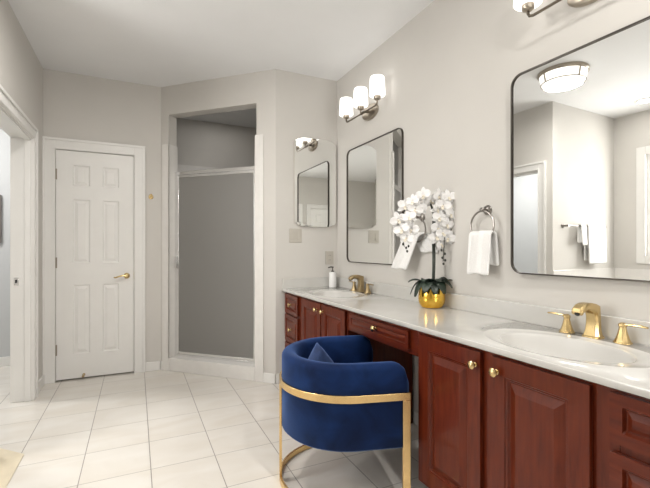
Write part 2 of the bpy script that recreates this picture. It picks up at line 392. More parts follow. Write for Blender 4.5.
# ================================================================== VANITY
XD = 1.172; XC = 1.19        # door faces, face frame
def vf(u, v, w): return (XD + 0.018 - w, u, v)      # board on the vanity front: u = y, v = z
VPROF = [(0, 0), (0.003, -0.005), (0.009, -0.006), (0.013, -0.012), (0.017, -0.012), (0.021, -0.010), (0.046, 0.0)]
DPROF = [(0, 0), (0.003, -0.006), (0.006, -0.010), (0.009, -0.010), (0.024, 0.0)]
def knob(y, z, parent, name='knob'):
    xf = lambda a, b, c: (XD + 0.0005 - c, y + a, z + b)
    return MB().lathe([(0.010, 0), (0.010, 0.003), (0.0055, 0.006), (0.0055, 0.012), (0.012, 0.016), (0.0165, 0.020), (0.0165, 0.023), (0.012, 0.028), (0.004, 0.0305)], n=18, xf=xf).build(name, M['brass'], parent)
def front(y0, y1, z0, z1, parent, name, kn, fr=0.055, prof=VPROF, mat='wood'):
    mb = paneled(MB(), y0, y1, z0, z1, 0.018, [(y0 + fr, y1 - fr, z0 + fr, z1 - fr)], prof, vf)
    o = mb.build(name, M[mat], parent, smooth=True, angle=20)
    md = o.modifiers.new('bevel', 'BEVEL'); md.width = 0.004; md.segments = 2; md.limit_method = 'ANGLE'; md.angle_limit = math.radians(60)
    knob(kn[0], kn[1], o); return o
def carcass(y0, y1, parent, rails, stiles):
    mb = MB(); t = 0.018; top = 0.802; xb_ = XW - 0.016
    mb.box(XC + 0.02, xb_, y0, y0 + t, 0.1, top).box(XC + 0.02, xb_, y1 - t, y1, 0.1, top)
    mb.box(XC + 0.02, xb_, y0 + t, y1 - t, 0.1, 0.118)
    for a, b in stiles: mb.box(XC, XC + 0.02, a, b, 0.1, top)
    xs = sorted(stiles)
    for i in range(len(xs) - 1):
        for a, b in rails[i]: mb.box(XC, XC + 0.0195, xs[i][1], xs[i + 1][0], a, b)
    o = mb.build('carcass', M['wood'], parent, bevel=0.0015)
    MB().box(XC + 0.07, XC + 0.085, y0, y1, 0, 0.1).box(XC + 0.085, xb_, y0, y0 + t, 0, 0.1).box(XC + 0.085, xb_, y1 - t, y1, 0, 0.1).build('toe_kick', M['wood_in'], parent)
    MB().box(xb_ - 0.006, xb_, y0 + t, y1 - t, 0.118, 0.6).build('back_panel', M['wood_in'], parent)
    return o
# far cabinet
van = thing('vanity_cabinet', (XC, 2.19, 0), 'glossy cherry vanity cabinet under the far sink, partly behind the blue chair', 'cabinet', 'cherry vanity units')
TR = (0.762, 0.802)
carcass(2.185, YF - 0.001, van, [[(0.1, 0.135), TR], [(0.1, 0.135), TR], [(0.1, 0.135), (0.60, 0.63), (0.365, 0.39), TR]], [(2.185, 2.205), (2.53, 2.57), (2.90, 3.02), (3.29, YF - 0.001)])
front(2.195, 2.542, 0.135, 0.786, van, 'door', (2.512, 0.738))
front(2.560, 2.915, 0.135, 0.786, van, 'door', (2.622, 0.738))
for z0, z1 in ((0.625, 0.783), (0.385, 0.608), (0.135, 0.368)):
    front(3.003, 3.300, z0, z1, van, 'drawer', (3.15, (z0 + z1) / 2), 0.03, DPROF, 'wood_h')
# apron with drawer over the knee space
ap = thing('vanity_apron', (XC, 1.85, 0.64), 'cherry apron with one wide drawer bridging the knee space behind the chair', 'drawer unit', 'cherry vanity units')
MB().box(XC, XC + 0.02, 1.5005, 2.1845, 0.672, 0.802).box(XC + 0.02, 1.6, 1.505, 1.523, 0.69, 0.802).box(XC + 0.02, 1.6, 2.165, 2.183, 0.69, 0.802).box(XC + 0.02, 1.6, 1.523, 2.165, 0.69, 0.70).build('rail', M['wood_h'], ap, bevel=0.0015)
front(1.556, 2.138, 0.695, 0.783, ap, 'drawer', (1.84, 0.745), 0.022, [(0, 0), (0.003, -0.004), (0.006, -0.005), (0.02, 0.0)], 'wood_h')
# near cabinet
van2 = thing('vanity_cabinet', (XC, 1.0, 0), 'glossy cherry vanity cabinet under the near sink, right of the chair', 'cabinet', 'cherry vanity units')
carcass(0.28, 1.50, van2, [[(0.1, 0.135), (0.61, 0.668), (0.335, 0.39), TR], [(0.1, 0.135), TR], [(0.1, 0.135), TR]], [(0.28, 0.31), (0.640, 0.725), (1.05, 1.13), (1.465, 1.50)])
front(1.113, 1.473, 0.13, 0.787, van2, 'door', (1.138, 0.735), 0.062)
front(0.711, 1.066, 0.13, 0.787, van2, 'door', (1.036, 0.735), 0.062)
for z0, z1 in ((0.652, 0.787), (0.375, 0.625), (0.13, 0.348)):
    front(0.30, 0.658, z0, z1, van2, 'drawer', (0.48, (z0 + z1) / 2), 0.032, DPROF, 'wood_h')

# countertop with two moulded basins
ZC, XF = 0.825, 1.157
top = MB(); bowls = []
def sink_patch(y0, y1, cx, cy, a, b):
    n = 96; x0, x1 = XF + 0.004, XW - 0.0005
    angs = sorted({2 * PI * k / n for k in range(n)} | {math.atan2(yy - cy, xx - cx) % (2 * PI) for xx in (x0, x1) for yy in (y0, y1)})
    def rect(t):
        c, s_ = math.cos(t), math.sin(t); k = 1e9
        if c > 1e-9: k = min(k, (x1 - cx) / c)
        if c < -1e-9: k = min(k, (x0 - cx) / c)
        if s_ > 1e-9: k = min(k, (y1 - cy) / s_)
        if s_ < -1e-9: k = min(k, (y0 - cy) / s_)
        return (cx + k * c, cy + k * s_, ZC)
    def ell(t, ra, rb, z): return (cx + ra * math.cos(t), cy + rb * math.sin(t), ZC + z)
    L = [[rect(t) for t in angs]]
    for da, db, z in ((0.046, 0.085, 0), (0.043, 0.080, 0.0022), (0.036, 0.070, 0.0022), (0.030, 0.062, -0.0010), (0.012, 0.014, -0.0020), (0.006, 0.006, -0.0026), (0.0, 0.0, -0.0048)):
        L.append([ell(t, a + da, b + db, z) for t in angs])
    top.loops(L, False, False)
    G = [L[-1]]
    for k, z in ((0.985, -0.009), (0.97, -0.016), (0.94, -0.035), (0.88, -0.062), (0.78, -0.09), (0.6, -0.118), (0.35, -0.132), (0.12, -0.137), (0.085, -0.1372)):
        G.append([ell(t, a * k, b * k, z) for t in angs])
    bowls.append((MB().loops(G, False, True), cx, cy))
SINKS = ((0.52, 1.40, 1.405, 0.955, 0.162, 0.230), (2.34, 3.26, 1.405, 2.79, 0.162, 0.230))
for s_ in SINKS: sink_patch(*s_)
x0, x1 = XF + 0.004, XW - 0.0005
for a, b in ((0.26, 0.52), (1.40, 2.34), (3.26, YF - 0.0005)):
    top.add([(x0, a, ZC), (x1, a, ZC), (x1, b, ZC), (x0, b, ZC)], [(0, 1, 2, 3)])
# front edge, underside and ends
ye = YF - 0.0005
edge = [(x0, ZC), (XF + 0.001, ZC - 0.0015), (XF, ZC - 0.005), (XF, ZC - 0.018), (XF + 0.003, ZC - 0.022), (XF + 0.05, ZC - 0.022)]
top.loops([[(p[0], y, p[1]) for p in edge] for y in (0.26, ye)], False, False, closed=False)
top.add([(x0, 0.26, ZC), (x1, 0.26, ZC), (x1, 0.26, ZC - 0.022), (x0, 0.26, ZC - 0.022)], [(0, 1, 2, 3)])
ct = top.build('vanity_countertop', M['counter'], None, origin=(1.43, 1.8, 0.798), weld=True, angle=40)
tag(ct, 'long cream marble countertop with two moulded oval sinks on the cherry cabinets', 'countertop')
MB().box(XW - 0.02, XW - 0.0005, 0.26, ye, ZC - 0.001, 0.912).build('backsplash', M['counter'], ct, bevel=0.004)
MB().box(XF + 0.003, XW - 0.0205, YF - 0.02, ye, ZC - 0.001, 0.912).build('side_splash', M['counter'], ct, bevel=0.004)
for bw, cx, cy in bowls:
    bo = bw.build('basin', M['basin'], ct, angle=60)
    MB().lathe([(0.022, 0), (0.022, 0.003), (0.016, 0.004), (0.014, 0.001), (0.002, 0.001)], (cx, cy, ZC - 0.1375), 20).build('drain', M['brass'], bo)

# ------------------------------------------------------------------ faucets
def sq(r, n=8, c=0.0):      # octagon for the faceted taps
    return [(r * math.cos(PI / 8 + 2 * PI * k / n), r * math.sin(PI / 8 + 2 * PI * k / n)) for k in range(n)]
def faucet(y, mat, label, x=1.642):
    t = thing('faucet', (x, y, ZC), label, 'faucet', 'widespread sink faucets')
    z = ZC
    # spout: squared column with a flat, gently arched top, curving over at the front
    secs = []
    for bo, bz, fo, fz, hw in ((-0.031, 0.0, 0.031, 0.0, 0.036), (-0.031, 0.005, 0.031, 0.005, 0.036), (-0.026, 0.009, 0.026, 0.009, 0.031), (-0.022, 0.030, 0.020, 0.030, 0.0265), (-0.020, 0.060, 0.0155, 0.060, 0.0245), (-0.0195, 0.095, 0.0165, 0.082, 0.0238), (-0.019, 0.125, 0.023, 0.097, 0.0236), (0.006, 0.135, 0.034, 0.105, 0.0236), (0.035, 0.1405, 0.048, 0.110, 0.0236), (0.062, 0.140, 0.062, 0.111, 0.0234), (0.086, 0.134, 0.078, 0.107, 0.023), (0.102, 0.122, 0.090, 0.100, 0.022), (0.108, 0.107, 0.094, 0.094, 0.021)):
        c = 0.28; ring = []
        for u, w in ((-1, c), (-1 + c, 0), (1 - c, 0), (1, c), (1, 1 - c), (1 - c, 1), (-1 + c, 1), (-1, 1 - c)):
            ring.append((x - (bo + (fo - bo) * w), y + u * hw, z + bz + (fz - bz) * w))
        secs.append(ring)
    MB().loops(secs).build('spout', M[mat], t, angle=28, bevel=0.0012)
    MB().lathe([(0.009, 0), (0.009, 0.004)], (0, 0, 0), 12, xf=lambda a, b, c: (x - 0.101 + a * 0.7, y + b, z + 0.1005 - c - a * 0.6)).build('aerator', M['black'], t)
    for s_ in (1, -1):
        yy = y + s_ * 0.107
        hb = MB().loops([[(x + q[0], yy + q[1], z + h_) for q in sq(r)] for r, h_ in ((0.031, 0), (0.031, 0.004), (0.027, 0.007), (0.022, 0.018), (0.016, 0.038), (0.0125, 0.056), (0.012, 0.062))]).build('handle_base', M[mat], t, angle=28, bevel=0.001)
        lv = MB().loops([[(x + q[0], yy + q[1], z + h_) for q in sq(r)] for r, h_ in ((0.0125, 0.0615), (0.0145, 0.064), (0.0135, 0.072), (0.007, 0.077))])
        pts = [(x, yy, z + 0.069), (x - 0.001, yy + s_ * 0.03, z + 0.072), (x - 0.002, yy + s_ * 0.06, z + 0.073), (x - 0.002, yy + s_ * 0.082, z + 0.071)]
        sec = [(math.cos(2 * PI * k / 10), math.sin(2 * PI * k / 10)) for k in range(10)]
        L = []
        for p, (rw, rh) in zip(pts, ((0.007, 0.005), (0.0065, 0.0045), (0.008, 0.0045), (0.007, 0.004))):
            L.append([(p[0] + q[0] * rw, p[1], p[2] + q[1] * rh) for q in sec])
        lv.loops(L); lv.build('lever', M[mat], hb)
    return t
faucet(0.982, 'brass', 'brushed gold widespread faucet at the near sink under the large mirror')
faucet(2.80, 'dim_brass', 'shade-darkened gold widespread faucet at the far sink beside the soap dispenser')

# soap dispenser
sd = thing('soap_dispenser', (1.612, 3.25, ZC), 'white cylindrical soap dispenser with dark pump in the far counter corner', 'soap dispenser')
MB().lathe([(0.030, 0), (0.034, 0.004), (0.034, 0.125), (0.031, 0.135), (0.016, 0.14)], (1.612, 3.25, ZC), 24).build('bottle', M['soap'], sd)
mb = MB().lathe([(0.013, 0.139), (0.013, 0.150), (0.005, 0.151), (0.005, 0.178)], (1.612, 3.25, ZC), 14)
mb.tube([(1.617, 3.25, ZC + 0.182), (1.592, 3.247, ZC + 0.184), (1.567, 3.244, ZC + 0.178)], 0.0055, 8)
mb.lathe([(0.010, 0.176), (0.010, 0.186)], (1.612, 3.25, ZC), 12)
mb.build('pump', M['frame_dark'], sd)

# ------------------------------------------------------------------ mirrors
def wall_mirror(y0, y1, z0, z1, label, tilt=0.0):
    t = thing('wall_mirror', (XW, (y0 + y1) / 2, z0), label, 'mirror', 'rounded vanity mirrors')
    lean = math.tan(math.radians(tilt)); ym = (y0 + y1) / 2
    xf = lambda u, v, w: (XW - w - lean * (u - ym) - abs(lean) * (y1 - y0) / 2, u, v)
    o = rrect(y0, y1, z0, z1, 0.055, 8); i = rrect(y0 + 0.006, y1 - 0.006, z0 + 0.006, z1 - 0.006, 0.049, 8)
    n = len(o); f = MB()
    L = [[(*p, w) for p in q] for q, w in ((i, 0.005), (i, 0.015), (o, 0.015), (o, 0.001))]
    f.loops(L, False, False, xf=xf).build('frame', M['frame_dark'], t, angle=35, bevel=0.0008)
    i2 = rrect(y0 + 0.005, y1 - 0.005, z0 + 0.005, z1 - 0.005, 0.05, 8)
    MB().loops([[(*p, 0.002) for p in i2], [(*p, 0.007) for p in i2]], xf=xf).build('glass', M['mirror'], t, smooth=False)
    return t
wall_mirror(2.303, 3.122, 1.056, 2.036, 'dark-framed rounded mirror above the far sink below the lit sconce')
wall_mirror(0.575, 1.388, 1.056, 2.020, 'large dark-framed rounded mirror above the near sink reflecting the ceiling light', 1.5)
mc = thing('frameless_mirror', (1.47, YF, 1.36), 'small frameless mirror with clipped corners on the far wall', 'mirror')
def clip(x0, x1, z0, z1, cx, cz):
    q = 0.35
    pts = []
    for X, Z, sx, sz in ((x1, z1, -1, -1), (x0, z1, 1, -1), (x0, z0, 1, 1), (x1, z0, -1, 1)):
        c = [(X, Z + sz * cz), (X + sx * cx * 0.06, Z + sz * cz * 0.62), (X + sx * cx * 0.5, Z + sz * cz * 0.2), (X + sx * cx, Z)]
        pts += c if sx * sz > 0 else c[::-1]
    return pts
xm = lambda u, v, w: (u, YF - w, v)
p0 = clip(1.268, 1.675, 1.372, 2.168, 0.085, 0.05); p1 = clip(1.283, 1.660, 1.387, 2.153, 0.08, 0.046)
MB().loops([[(*p, 0.0005) for p in p0], [(*p, 0.018) for p in p0]], xf=xm).build('backing', M['plate'], mc)
MB().loops([[(*p, 0.018) for p in p0], [(*p, 0.0238) for p in p0], [(*p, 0.0245) for p in p1]], False, True, xf=xm).build('glass', M['mirror'], mc, smooth=False)

# ------------------------------------------------------------------ sconces
def sconce(y, z, label):
    t = thing('vanity_sconce', (XW, y, z), label, 'wall lamp', 'three-shade vanity sconces')
    xf = lambda a, b, c: (XW - c, y + a, z - 0.03 + b)
    MB().lathe([(1.0, 0.0005), (1.0, 0.012), (0.94, 0.020), (0.80, 0.024), (0.2, 0.026)], n=40, xf=lambda a, b, c: xf(a * 0.115, b * 0.062, c)).build('backplate', M['nickel'], t)
    mb = MB(); xa = XW - 0.095; za = z - 0.06
    mb.tube([(XW - 0.02, y, z - 0.03), (XW - 0.06, y, z - 0.035), (xa, y, za)], 0.011, 12)
    mb.tube([(xa, y + 0.24, za + 0.05), (xa, y + 0.24, za + 0.02), (xa, y + 0.232, za + 0.006), (xa, y + 0.215, za), (xa, y, za), (xa, y - 0.215, za), (xa, y - 0.232, za + 0.006), (xa, y - 0.24, za + 0.02), (xa, y - 0.24, za + 0.05)], 0.0065, 10)
    mb.tube([(xa, y, za), (xa, y, za + 0.05)], 0.0065, 10)
    mb.build('arm', M['arm'], t)
    for dy in (0.24, 0, -0.24):
        MB().lathe([(0.010, 0.030), (0.024, 0.038), (0.026, 0.042), (0.026, 0.060), (0.020, 0.062)], (xa, y + dy, za), 20).build('cup', M['nickel'], t)
        MB().lathe([(0.028, 0.0605), (0.054, 0.061), (0.0595, 0.066), (0.060, 0.074), (0.0545, 0.192), (0.049, 0.202), (0.043, 0.204), (0.048, 0.192), (0.055, 0.080), (0.02, 0.074)], (xa, y + dy, za), 28).build('lamp_shade', M['shade'], t)
    return t
sconce(2.737, 2.297, 'three-shade brushed nickel sconce above the far mirror by the corner')
sconce(1.005, 2.28, 'three-shade brushed nickel sconce above the large near mirror, cut by the frame')

# ceiling lamps (two seen in the large mirror; others out of view, some added as fill)
LX, LY = -0.12, 2.21
cl = thing('ceiling_light', (LX, LY, H), 'round flush ceiling light with frosted drum shade reflected in the large mirror', 'ceiling light')
MB().lathe([(0.20, -0.0005), (0.20, -0.022), (0.192, -0.03), (0.02, -0.03)], (LX, LY, H), 40).build('base_ring', M['nickel'], cl)
MB().lathe([(0.186, -0.0305), (0.171, -0.098), (0.160, -0.108), (0.02, -0.116)], (LX, LY, H), 40).build('drum_shade', M['drum'], cl)
area_lamp('drum_lamp', (LX, LY, H - 0.118), 0.30, DRUM_WATT)
for k in range(4):
    a = k * PI / 2 + 0.3; c_, s_ = math.cos(a), math.sin(a)
    xf = lambda r, w, z: (LX + r * c_ - w * s_, LY + r * s_ + w * c_, H + z)
    MB().prism([(0.187, -0.030), (0.193, -0.030), (0.178, -0.104), (0.172, -0.104)], -0.006, 0.006, xf=lambda r, z, w: xf(r, w, z)).build('strap', M['nickel'], cl)
MB().tube([(LX + 0.173 * math.cos(2 * PI * k / 40), LY + 0.173 * math.sin(2 * PI * k / 40), H - 0.100) for k in range(40)], 0.0045, 8, closed=True).build('rim', M['nickel'], cl)
def can(x, y, label, watt=1.0, grp='recessed ceiling lights'):
    t = thing('recessed_light', (x, y, H), label, 'ceiling light', grp)
    MB().lathe([(0.085, -0.0005), (0.085, -0.006), (0.062, -0.008), (0.060, -0.0005)], (x, y, H), 28, cap0=False, cap1=False).build('trim_ring', M['trim'], t)
    MB().lathe([(0.0595, -0.0005), (0.0595, -0.004)], (x, y, H), 24).build('lens', M['drum'], t)
    l = area_lamp('can_lamp', (x, y, H - 0.012), 0.11, CAN_WATT * watt); return t
can(-1.56, 2.21, 'small round recessed ceiling light at the right edge of the large mirror', 0.25)
can(0.9, 0.2, 'added round recessed light out of view, fill for the room', 2.0)  # unseen fixture added as fill light
hl = area_lamp('hall_lamp', (-1.75, 4.1, H - 0.02), 0.35, 27, (1, 0.98, 0.95))

area_lamp('shower_fill', (0.95, 4.6, H - 0.01), 0.15, 1.3)  # added, unseen source that lifts the shower interior
# ------------------------------------------------------------------ plates, hook
def plate(x0, x1, z0, z1, label, cat, name, rockers):
    t = thing(name, ((x0 + x1) / 2, YF, (z0 + z1) / 2), label, cat)
    MB().box(x0, x1, YF - 0.006, YF - 0.0003, z0, z1).build('cover_plate', M['plate'], t, bevel=0.003)
    zc = (z0 + z1) / 2
    for k in range(rockers):
        c = x0 + (x1 - x0) * (k + 0.5) / rockers
        if name == 'light_switch':
            MB().box(c - 0.017, c + 0.017, YF - 0.0095, YF - 0.0055, zc - 0.034, zc + 0.034).build('rocker', M['plate'], t, bevel=0.002)
        else:
            for dz in (-0.021, 0.021):
                s_ = MB().lathe([(0.017, 0), (0.017, 0.003)], n=20, xf=lambda a, b, e: (c + a, YF - 0.0058 - e, zc + dz + b * 0.85)).build('socket', M['plate'], t)
                MB().box(c - 0.007, c - 0.005, YF - 0.0095, YF - 0.0085, zc + dz - 0.004, zc + dz + 0.005).box(c + 0.005, c + 0.007, YF - 0.0095, YF - 0.0085, zc + dz - 0.004, zc + dz + 0.005).build('slot', M['black'], s_)
    return t
plate(1.224, 1.344, 1.228, 1.352, 'almond double light switch below the small frameless mirror', 'light switch', 'light_switch', 2)
plate(1.578, 1.662, 1.028, 1.152, 'almond wall outlet above the soap dispenser', 'outlet', 'wall_outlet', 1)
hk = thing('robe_hook', (0.13, YB, 1.67), 'small brass robe hook on the wall right of the closet door', 'hook')
MB().lathe([(0.022, 0.0005), (0.022, 0.006), (0.012, 0.010)], n=20, xf=lambda a, b, c: (0.13 + a, YB - c, 1.67 + b)).build('rosette', M['brass'], hk)
MB().tube([(0.13, YB - 0.008, 1.67), (0.13, YB - 0.035, 1.668), (0.13, YB - 0.05, 1.678)], [0.007, 0.006, 0.006], 10).ball((0.13, YB - 0.052, 1.682), 0.012).build('peg', M['brass'], hk)

# ------------------------------------------------------------------ shower door
sh = thing('shower_door', tuple(dg(0.55, 0.085, 0.125)), 'frosted grey glass shower door in a chrome frame on the white kerb', 'shower door')
o0, o1 = 0.07, 0.105
mb = MB(); a, b, z0, z1, q = T0 + 0.0125, T1 - 0.0125, 0.1255, 1.925, 0.026
mb.box(a, a + q, o0, o1, z0, z1, dg).box(b - q, b, o0, o1, z0, z1, dg).box(a + q, b - q, o0, o1, z1 - 0.034, z1, dg).box(a + q, b - q, o0, o1, z0, z0 + 0.022, dg)
mb.build('frame', M['chrome'], sh, bevel=0.003)
mb = MB(); a2, b2, z2, z3 = a + q + 0.003, b - q - 0.003, z0 + 0.026, z1 - 0.037; q = 0.024
mb.box(a2, a2 + q, 0.062, 0.088, z2, z3, dg).box(b2 - q, b2, 0.062, 0.088, z2, z3, dg).box(a2 + q, b2 - q, 0.062, 0.088, z3 - q, z3, dg).box(a2 + q, b2 - q, 0.062, 0.088, z2, z2 + q, dg)
lf = mb.build('leaf_frame', M['chrome'], sh, bevel=0.002)
MB().box(a2 + q - 0.004, b2 - q + 0.004, 0.072, 0.079, z2 + q - 0.004, z3 - q + 0.004, dg).build('glass_panel', M['frost'], sh)
MB().box(a2 + 0.002, a2 + 0.018, 0.035, 0.062, 0.975, 1.105, dg).build('handle', M['chrome'], lf, bevel=0.004)

# ------------------------------------------------------------------ towels and rings
def cloth(name, path, wfun, cfun, amp, xf, label, thick=0.009, parent=None, loc=None, seed=0, group=None, hem=True):
    """sheet following path[(out, z)], width wfun(s), centre cfun(s), draped ripples"""
    nu = 15; L = []; N = len(path)
    for i, (o, z) in enumerate(path):
        s_ = i / (N - 1); w = wfun(s_); c = cfun(s_); row = []
        for k in range(nu):
            u = k / (nu - 1) - 0.5
            fall = abs(s_ - 0.5) * 2
            rip = amp * (0.35 + 0.65 * fall) * (math.sin(u * 11 + seed) + 0.5 * math.sin(u * 23 + 1.7 * seed + s_ * 2))
            row.append((c + u * w, o + rip, z + 0.003 * math.sin(u * 9 + seed) * fall))
        L.append(row)
    mb = MB().loops(L, False, False, closed=False, xf=xf)
    o = mb.build(name, M['towel'], parent, origin=loc, angle=180)
    md = o.modifiers.new('solid', 'SOLIDIFY'); md.thickness = thick; md.offset = 0
    subsurf(o, 1); return o
def drape(zt, r, fl, bl, oc, nf=8, flare_f=0.012, flare_b=0.0):
    P = [(oc + r + flare_f * (1 - k / nf), zt - fl + fl * k / nf) for k in range(nf)]
    P += [(oc + r * math.cos(a), zt + r * math.sin(a)) for a in [PI * k / 6 for k in range(7)]]
    P += [(oc - r - flare_b * (k / nf), zt - bl * k / nf) for k in range(1, nf + 1)]
    return P
def towel_ring(y, z, label, dy=0.0):
    t = thing('towel_ring', (XW, y, z), label, 'towel ring', 'nickel towel rings')
    MB().lathe([(0.027, 0.0005), (0.027, 0.006), (0.022, 0.012), (0.012, 0.016), (0.011, 0.044), (0.013, 0.048), (0.008, 0.054)], n=22, xf=lambda a, b, c: (XW - c, y + a, z + b)).build('post', M['dark_nickel'], t)
    R = 0.078
    MB().tube([(XW - 0.040, y + dy + R * math.sin(2 * PI * k / 40), z - 0.012 - R + 0.006 + R * math.cos(2 * PI * k / 40)) for k in range(40)], 0.0052, 10, closed=True).build('ring', M['dark_nickel'], t)
    return t
xr = lambda u, o, z: (XW - o, u, z)
towel_ring(1.56, 1.382, 'nickel towel ring between the orchid and the large mirror', 0.004)
pth = drape(1.245, 0.022, 0.205, 0.155, 0.040)
t1 = cloth('hand_towel', pth, lambda s: 0.150 if s < .5 else 0.135, lambda s: 1.552 + 0.010 * (1 - s) - 0.03 * max(0, s - .5), 0.004, xr, '', 0.012, loc=(XW - 0.04, 1.552, 1.24), seed=1)
tag(t1, 'white hand towel hanging straight on the ring right of the orchid', 'towel', 'white hand towels')
towel_ring(2.10, 1.382, 'nickel towel ring half hidden behind the white orchid')
pth = drape(1.252, 0.024, 0.215, 0.10, 0.040, flare_f=0.03)
t2 = cloth('hand_towel', pth, lambda s: 0.15 + 0.03 * abs(s - .5), lambda s: 2.105 + (0.13 * (0.5 - s) * 2 if s < .5 else -0.09 * (s - .5) * 2), 0.005, xr, '', 0.012, loc=(XW - 0.04, 2.10, 1.24), seed=2.6)
tag(t2, 'white hand towel hanging askew behind the orchid blossoms', 'towel', 'white hand towels')
# towel bar on the alcove wall
tb = thing('towel_bar', (-1.25, YA, 1.42), 'nickel towel bar on the alcove wall seen in the large mirror', 'towel bar')
xa_ = lambda u, o, z: (u, YA - o, z)
for x in (-0.90, -1.61):
    MB().lathe([(0.024, 0.0005), (0.024, 0.006), (0.011, 0.012), (0.011, 0.07), (0.014, 0.075)], n=18, xf=lambda a, b, c: (x + a, YA - c, 1.42 + b)).build('post', M['dark_nickel'], tb)
MB().tube([(-0.90, YA - 0.062, 1.42), (-1.61, YA - 0.062, 1.42)], 0.008, 10).build('rail', M['dark_nickel'], tb)
t3 = cloth('bath_towel', drape(1.42, 0.022, 0.42, 0.38, 0.062), lambda s: 0.34, lambda s: -1.41, 0.004, xa_, '', 0.014, loc=(-1.41, YA - 0.06, 1.41), seed=0.5)
tag(t3, 'long white bath towel on the alcove bar in the large mirror', 'towel', 'towels on the alcove bar')
t4 = cloth('hand_towel', drape(1.42, 0.020, 0.21, 0.18, 0.062), lambda s: 0.10, lambda s: -1.16, 0.004, xa_, '', 0.010, loc=(-1.16, YA - 0.06, 1.41), seed=3)
tag(t4, 'short white hand towel left of the bath towel in the large mirror', 'towel', 'towels on the alcove bar')

# ------------------------------------------------------------------ chair
CH = (0.98, 1.85); FA = -0.27
ch = thing('barrel_chair', (0, 0, 0), 'royal blue velvet barrel chair with gold frame at the vanity', 'chair')
R0, TH, SL = 0.320, 0.074, 0.238        # outer radius, shell thickness, straight arm length
Z0, Z1 = 0.270, 0.656
def upath(off, sl=SL, n=28, m=8):
    """U path seen from above at offset off outside the shell centre line; yields (x, y, nx, ny)"""
    r = R0 + off; P = []
    for k in range(m): P.append((sl * (1 - k / m), -r, 0, -1))
    for k in range(n + 1):
        a = -PI / 2 - PI * k / n; P.append((r * math.cos(a), r * math.sin(a), math.cos(a), math.sin(a)))
    for k in range(1, m + 1): P.append((sl * k / m, r, 0, 1))
    return P
mb = MB(); L = []
U = upath(0, n=36, m=14)
for i, (x, y, nx, ny) in enumerate(U):
    d = SL - x                      # distance from the front end
    rc = 0.075
    drop = rc - math.sqrt(max(0, rc * rc - (rc - d) ** 2)) if d < rc else 0.0
    sq_ = 0.012 * (1 - min(1, d / 0.02)) # ends slightly tucked
    zt = Z1 - drop; rt = 0.03; T = TH - 2 * sq_
    sec = [(0 - sq_, Z0 + 0.012), (-0.012 - sq_, Z0), (-TH + 0.012 + sq_, Z0), (-TH + sq_, Z0 + 0.012)]
    sec += [(-TH + sq_ + rt - rt * math.cos(a), zt - rt + rt * math.sin(a)) for a in [PI / 2 * k / 5 for k in range(6)]]
    sec += [(-sq_ - rt + rt * math.sin(a), zt - rt + rt * math.cos(a)) for a in [PI / 2 * k / 5 for k in range(6)]]
    L.append([(x + nx * q[0], y + ny * q[0], q[1]) for q in sec])
mb.loops(L); mb.build('backrest', M['velvet'], ch, angle=50)
def dshape(r, sl, n=28):
    return [(sl, -r)] + [(r * math.cos(-PI / 2 - PI * k / n), r * math.sin(-PI / 2 - PI * k / n)) for k in range(n + 1)] + [(sl, r)]
ri = R0 - TH - 0.001
mb = MB().loops([[(*p, z) for p in dshape(ri - e, SL - e)] for e, z in ((0, Z0 + 0.004), (0, 0.41), (0.008, 0.428), (0.03, 0.438))]); mb.build('seat', M['velvet'], ch, angle=50)
def bar(P, sec): return MB().loops([[(x + nx * q[0], y + ny * q[0], q[1]) for q in sec] for x, y, nx, ny in P])
fl = lambda z0, z1, a, b: [(a, z0), (b, z0), (b, z1), (a, z1)]
bar(upath(0), fl(0.493, 0.527, 0.0008, 0.013)).build('frame_band', M['chair_gold'], ch, bevel=0.0015)
bar(upath(0), fl(0.0, 0.030, 0.0008, 0.013)).build('floor_ring', M['chair_gold'], ch, bevel=0.0015)
for s_ in (1, -1):
    y0, y1 = sorted((s_ * (R0 + 0.0008), s_ * (R0 + 0.013)))
    MB().box(SL - 0.036, SL, y0, y1, 0.0305, 0.4925).build('leg', M['chair_gold'], ch, bevel=0.0015)
MB().box(-R0 - 0.013, -R0 - 0.0008, -0.018, 0.018, 0.0305, 0.4925).build('leg', M['chair_gold'], ch, bevel=0.0015)
ch.location = (*CH, 0); ch.rotation_euler = (0, 0, FA)
# throw pillow leaning in the chair
def pillow(cx, w, h, t, xf, name, mat, label, loc):
    n = 14; vs = []; mb = MB()
    def P(i, j, s_):
        u, v = 2 * i / n - 1, 2 * j / n - 1
        k = (1 - u ** 4) * (1 - v ** 4); pin = 1 - 0.10 * (1 - abs(u) ** 2) * abs(v) ** 3; pin2 = 1 - 0.10 * (1 - abs(v) ** 2) * abs(u) ** 3
        return (u * w / 2 * pin2, v * h / 2 * pin, s_ * (t / 2 * (max(k, 0) ** 0.45) + 0.003))
    for s_ in (1, -1):
        mb.loops([[P(i, j, s_) for i in range(n + 1)] for j in range(n + 1)], False, False, closed=False, xf=xf)
    edge = [(i, 0) for i in range(n)] + [(n, j) for j in range(n)] + [(i, n) for i in range(n, 0, -1)] + [(0, j) for j in range(n, 0, -1)]
    mb.loops([[P(i, j, s_) for i, j in edge] for s_ in (1, -1)], False, False, xf=xf)
    o = mb.build(name, mat, None, origin=loc, weld=True, angle=180); return o
Rm = Matrix.Rotation(FA - math.radians(48), 3, 'Z') @ Matrix.Rotation(math.radians(-14), 3, 'Y') @ Matrix.Rotation(PI / 2, 3, 'Z') @ Matrix.Rotation(PI / 2, 3, 'X')
def pxf(u, v, w):
    q = Matrix.Rotation(math.radians(38), 2) @ Vector((u, v))
    return Vector((CH[0], CH[1], 0)) + Rm @ Vector((q[0], q[1], w)) + Matrix.Rotation(FA, 3, 'Z') @ Vector((-0.118, 0.055, 0.556))
